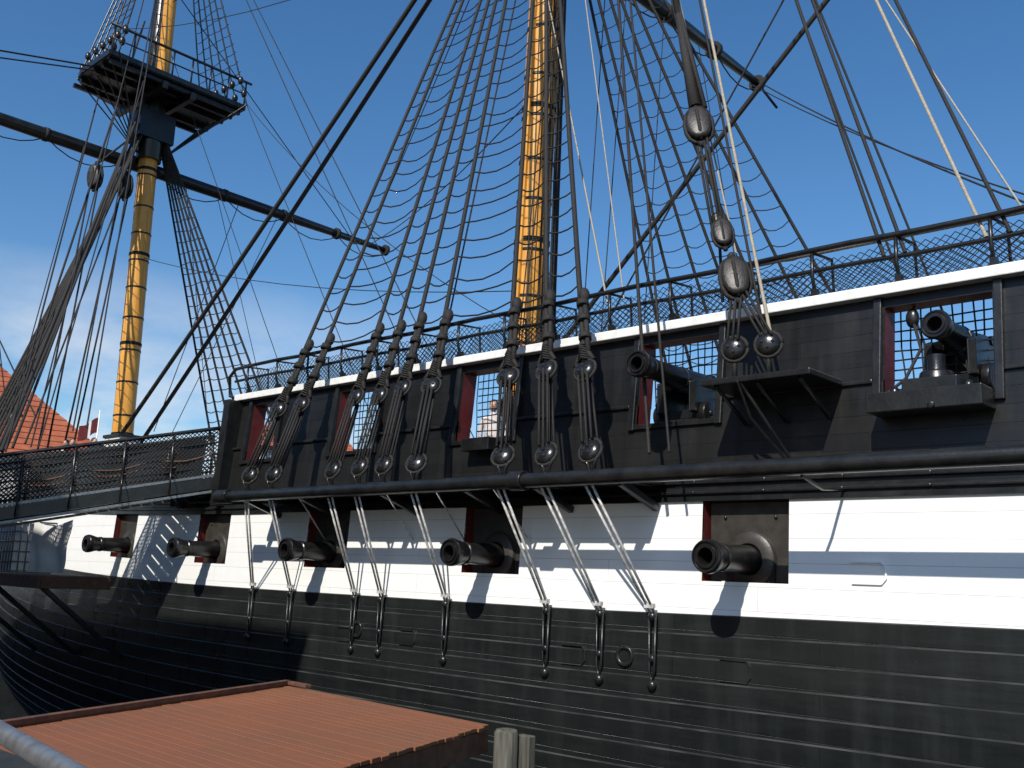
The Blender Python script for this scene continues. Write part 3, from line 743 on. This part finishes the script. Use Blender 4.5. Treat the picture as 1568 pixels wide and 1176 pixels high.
mb=MB(['cap','redport'])
mb.tube([(-64,29,-1.6),(-64,29,9.8)],[.08,.04],8,0)
for i in range(8):
    a=i/8*1.5;b=(i+1)/8*1.5
    mb.quad([(-64-a*.3,29-a*.7,8.3-.5*a+.08*math.sin(a*5)),(-64-b*.3,29-b*.7,8.3-.5*b+.08*math.sin(b*5)),(-64-b*.3,29-b*.7,9.3-.5*b+.08*math.sin(b*5)),(-64-a*.3,29-a*.7,9.3-.5*a+.08*math.sin(a*5))],1 if i!=3 else 0)
mb.build('flagpole')
# ------------------------------------------------------------------ light
sd=V((.3,-1,.95)).normalized()
elv=math.asin(sd.z); rot=math.atan2(sd.x,sd.y)
w=bpy.data.worlds.new('World'); sc.world=w; w.use_nodes=True; nt=w.node_tree; bg=nt.nodes['Background']
sky=nt.nodes.new('ShaderNodeTexSky'); sky.sky_type='NISHITA'; sky.sun_disc=False; sky.sun_elevation=elv; sky.sun_rotation=rot
sky.air_density=1.0; sky.dust_density=.4; sky.ozone_density=3.0
hs=nt.nodes.new('ShaderNodeHueSaturation'); hs.inputs['Saturation'].default_value=1.24; hs.inputs['Value'].default_value=1.22; nt.links.new(sky.outputs[0],hs.inputs['Color'])
tc=nt.nodes.new('ShaderNodeTexCoord'); mp=nt.nodes.new('ShaderNodeMapping'); mp.inputs['Scale'].default_value=(1,1,2.4); nt.links.new(tc.outputs['Generated'],mp.inputs[0])
nz=noise(nt,mp.outputs[0],4.0,7,.55); cl=ramp(nt,nz,.42,.60)
sp=nt.nodes.new('ShaderNodeSeparateXYZ'); nt.links.new(tc.outputs['Generated'],sp.inputs[0])
lowm=ramp(nt,sp.outputs[2],.28,.13); azm=ramp(nt,sp.outputs[0],-.66,-.9)
c=mixcol(nt,mul(nt,mul(nt,cl,lowm),azm),hs.outputs[0],(7.6,7.8,8.1)); nt.links.new(c,bg.inputs[0]); bg.inputs[1].default_value=.11
sl=bpy.data.lights.new('sun','SUN'); sl.energy=5.0; sl.angle=math.radians(.53); sl.color=(1,.955,.88)
so=bpy.data.objects.new('sun',sl); sc.collection.objects.link(so); so.rotation_euler=(-sd).to_track_quat('-Z','Y').to_euler(); so.location=(10,-30,30)
# ------------------------------------------------------------------ camera
cam=bpy.data.cameras.new('camera'); co=bpy.data.objects.new('camera',cam); sc.collection.objects.link(co); sc.camera=co
cam.lens=35; cam.sensor_width=36; cam.clip_end=4000; cam.clip_start=.05
p=math.radians(11); a=math.radians(47); r=math.radians(2.2)
F=V((-math.cos(a)*math.cos(p),math.sin(a)*math.cos(p),math.sin(p))); R0=F.cross(V((0,0,1))).normalized(); U0=R0.cross(F)
Rt=R0*math.cos(r)+U0*math.sin(r); Up=U0*math.cos(r)-R0*math.sin(r)
co.matrix_world=Matrix(((Rt.x,Up.x,-F.x,0),(Rt.y,Up.y,-F.y,0),(Rt.z,Up.z,-F.z,0),(0,0,0,1)))
sc.view_settings.view_transform='Standard'; sc.view_settings.look='None'; sc.view_settings.exposure=0
